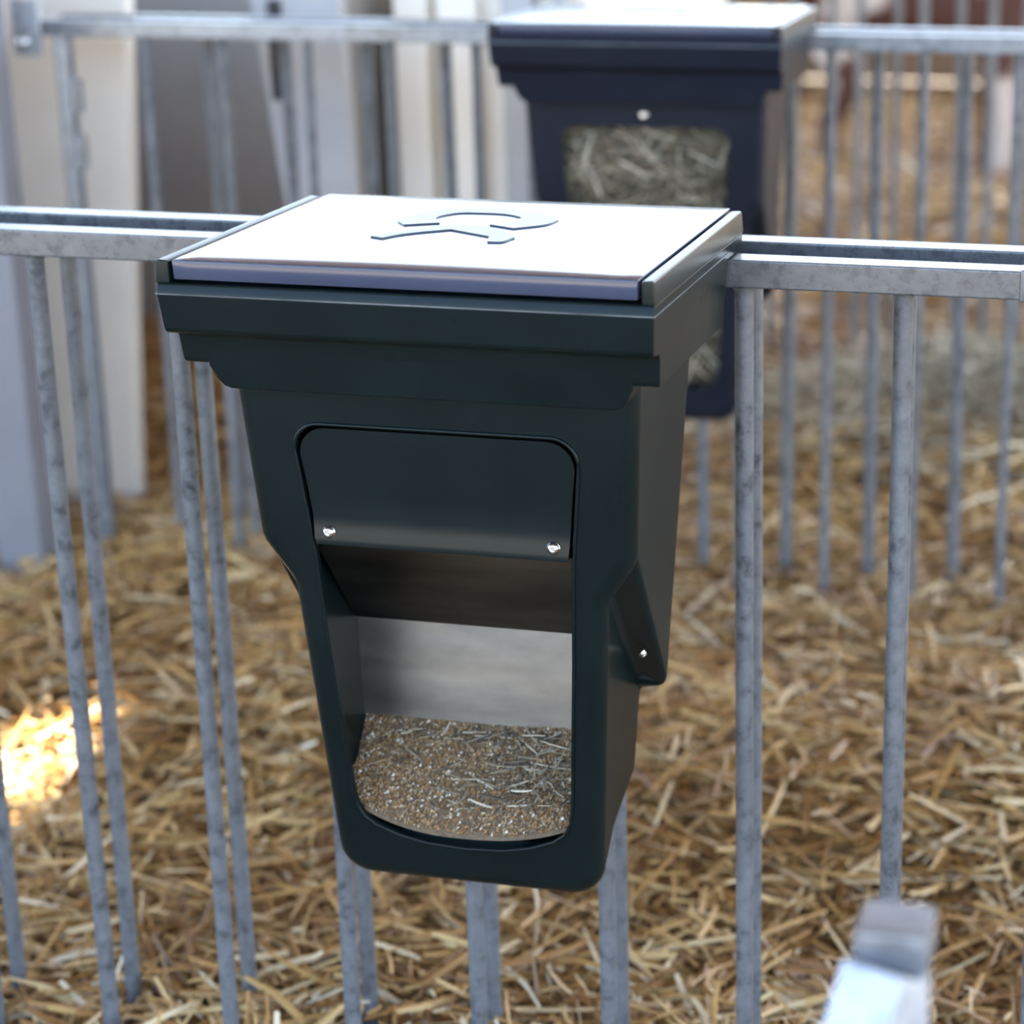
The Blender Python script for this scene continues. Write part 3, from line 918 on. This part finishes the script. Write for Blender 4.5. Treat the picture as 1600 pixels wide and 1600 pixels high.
box('side_wall', A(-0.99), A(-0.95), Yh(2.19), Yh(3.72), 0.0, HZ - 0.05, 'hutchin', ha, 0.006)
hbx = thing('calf_hutch', 'ribbed cream calf hutch behind the blue feeder', 'hutch', (-0.6, 2.95, 0.05))
def Bx(x): return x + 0.6
def Yb(y): return y - 2.95
box('front_wall', Bx(-0.885), Bx(-0.50), Yb(2.34), Yb(2.37), 0.0, HZ - 0.02, 'cream', hbx, 0.006)
for x0, x1, mt_ in ((-0.885, -0.815, 'cream'), (-0.795, -0.715, 'cream'), (-0.665, -0.60, 'pale'), (-0.56, -0.53, 'pale')):
    box('rib', Bx(x0), Bx(x1), Yb(2.30), Yb(2.345), 0.0, HZ - 0.03, mt_, hbx, 0.006)
box('side_wall', Bx(-0.885), Bx(-0.86), Yb(2.37), Yb(3.55), 0.0, HZ - 0.02, 'cream', hbx, 0.006)
box('side_wall', Bx(-0.535), Bx(-0.50), Yb(2.37), Yb(3.55), 0.0, HZ - 0.02, 'cream', hbx, 0.006)
box('back_wall', Bx(-0.885), Bx(-0.50), Yb(3.55), Yb(3.58), 0.0, HZ - 0.02, 'cream', hbx, 0.006)
box('roof', Bx(-0.90), Bx(-0.48), Yb(2.28), Yb(3.6), HZ - 0.02, HZ + 0.02, 'cream', hbx, 0.012)

# ------------------------------------------------------------------ calf
def skin_mesh(verts, edges, radii, root=0, sub=2):
    me = bpy.data.meshes.new('skin')
    me.from_pydata(verts, edges, [])
    o = bpy.data.objects.new('tmp_skin', me); C.objects.link(o)
    md = o.modifiers.new('s', 'SKIN')
    md.use_smooth_shade = True
    sv = me.skin_vertices[0].data if me.skin_vertices else None
    if sv is None:
        bpy.context.view_layer.objects.active = o
        sv = me.skin_vertices[0].data
    for k, r_ in enumerate(radii):
        sv[k].radius = r_ if isinstance(r_, tuple) else (r_, r_)
        sv[k].use_root = (k == root)
    sb_ = o.modifiers.new('u', 'SUBSURF'); sb_.levels = sub; sb_.render_levels = sub
    dg = bpy.context.evaluated_depsgraph_get()
    m2 = bpy.data.meshes.new_from_object(o.evaluated_get(dg))
    bpy.data.objects.remove(o)
    for p_ in m2.polygons: p_.use_smooth = True
    return m2

cf = thing('calf', 'red-brown and white calf standing in the straw behind the back fence', 'calf', (-0.42, 6.45, 0.06))
cv = [(-0.30, 0, 0.74), (-0.10, 0, 0.71), (0.12, 0, 0.70), (0.30, 0, 0.75),                     # spine 0-3
      (0.44, 0, 0.90), (0.54, 0, 1.00), (0.66, 0, 0.95), (0.78, 0, 0.86),                       # neck, head 4-7
      (-0.32, 0.10, 0.55), (-0.27, 0.11, 0.40), (-0.36, 0.11, 0.24), (-0.34, 0.11, 0.04),       # hind far 8-11
      (-0.32, -0.10, 0.55), (-0.22, -0.11, 0.40), (-0.31, -0.11, 0.24), (-0.29, -0.11, 0.04),   # hind near 12-15
      (0.28, 0.09, 0.50), (0.27, 0.09, 0.28), (0.26, 0.09, 0.04),                               # fore far 16-18
      (0.31, -0.09, 0.50), (0.34, -0.09, 0.28), (0.33, -0.09, 0.04),                            # fore near 19-21
      (-0.42, 0, 0.74), (-0.45, 0, 0.50), (-0.44, 0, 0.32)]                                     # tail 22-24
ce = [(0, 1), (1, 2), (2, 3), (3, 4), (4, 5), (5, 6), (6, 7), (0, 8), (8, 9), (9, 10), (10, 11), (0, 12), (12, 13), (13, 14), (14, 15),
      (3, 16), (16, 17), (17, 18), (3, 19), (19, 20), (20, 21), (0, 22), (22, 23), (23, 24)]
cr = [0.165, 0.175, 0.18, 0.165, 0.10, 0.088, 0.07, 0.055, 0.085, 0.05, 0.033, 0.035, 0.085, 0.05, 0.033, 0.035, 0.06, 0.036, 0.034, 0.06, 0.036, 0.034, 0.03, 0.014, 0.02]
link('body', skin_mesh(cv, ce, cr, 1), 'coat', cf)
for s in (-1, 1):
    em = skin_mesh([(0.50, s * 0.07, 1.03), (0.49, s * 0.12, 1.03), (0.48, s * 0.18, 1.00)], [(0, 1), (1, 2)], [0.02, 0.035, 0.012], 0, 1)
    link('ear', em, 'coat', cf)
for x, y in ((-0.34, 0.11), (-0.29, -0.11), (0.26, 0.09), (0.33, -0.09)):
    bm = bmesh.new()
    bmesh.ops.create_cone(bm, cap_ends=True, segments=12, radius1=0.045, radius2=0.036, depth=0.05)
    bmesh.ops.translate(bm, verts=bm.verts, vec=(x + 0.008, y, 0.020))
    link('hoof', mesh_bm(bm), 'hoof', cf)

# ------------------------------------------------------------------ blurred post in the foreground
pt = thing('gate_post', 'blurred pale metal gate post with grey end cap in the foreground', 'post', (0.546, -0.660, -0.012))
link('post_tube', mesh_bm(box_bm(-0.018, 0.020, -0.018, 0.020, -0.06, 0.81, 0.003)), 'galvpost', pt)
link('end_cap', mesh_bm(box_bm(-0.021, 0.023, -0.021, 0.023, 0.805, 0.832, 0.004)), 'galvfar', pt)
# slanting brace tube from just under the cap towards the viewer
bm = bmesh.new()
a0, a1 = Vector((-0.001, -0.026, 0.812)), Vector((-0.20, -0.52, -0.04))
d = (a1 - a0).normalized(); sx = d.cross(Vector((0, 0, 1))).normalized(); u = sx.cross(d).normalized()
r0 = [a0 + sx * 0.0205 * i + u * 0.017 * j for i, j in ((-1, -1), (1, -1), (1, 1), (-1, 1))]
r1 = [a1 + sx * 0.0205 * i + u * 0.017 * j for i, j in ((-1, -1), (1, -1), (1, 1), (-1, 1))]
A_ = [bm.verts.new(q) for q in r0]; B_ = [bm.verts.new(q) for q in r1]
for i in range(4): bm.faces.new((A_[i], A_[(i + 1) % 4], B_[(i + 1) % 4], B_[i]))
bm.faces.new(A_[::-1]); bm.faces.new(B_)
bevel_edges(bm, 0.003, 2, 30)
link('brace', mesh_bm(bm), 'galvpost', pt)

# ------------------------------------------------------------------ low board wall behind the calf
wb = thing('wall_back', 'low brown board wall behind the calf', None, (0, 8.9, -0.05))
wb['kind'] = 'structure'
for k in range(4):
    pl_ = box('plank', -4.0, 3.5, -0.02, 0.02, k * 0.23 + 0.004, k * 0.23 + 0.226, 'kerbwood', wb, 0.006)
    pl_.location.y = random.uniform(-0.006, 0.006)

# ------------------------------------------------------------------ keep flat faces flat beside their rounded edges
for o in bpy.data.objects:
    if o.type == 'MESH' and o.get('kind') != 'stuff' and len(o.data.polygons) < 9000 and o.name.split('.')[0] not in ('floor', 'ground', 'ceiling', 'bar', 'lid'):
        if not (o.parent and o.parent.name.startswith('calf') and not o.parent.name.startswith('calf_')):
            md = o.modifiers.new('weighted_normal', 'WEIGHTED_NORMAL')
            md.keep_sharp = True
            md.weight = 80
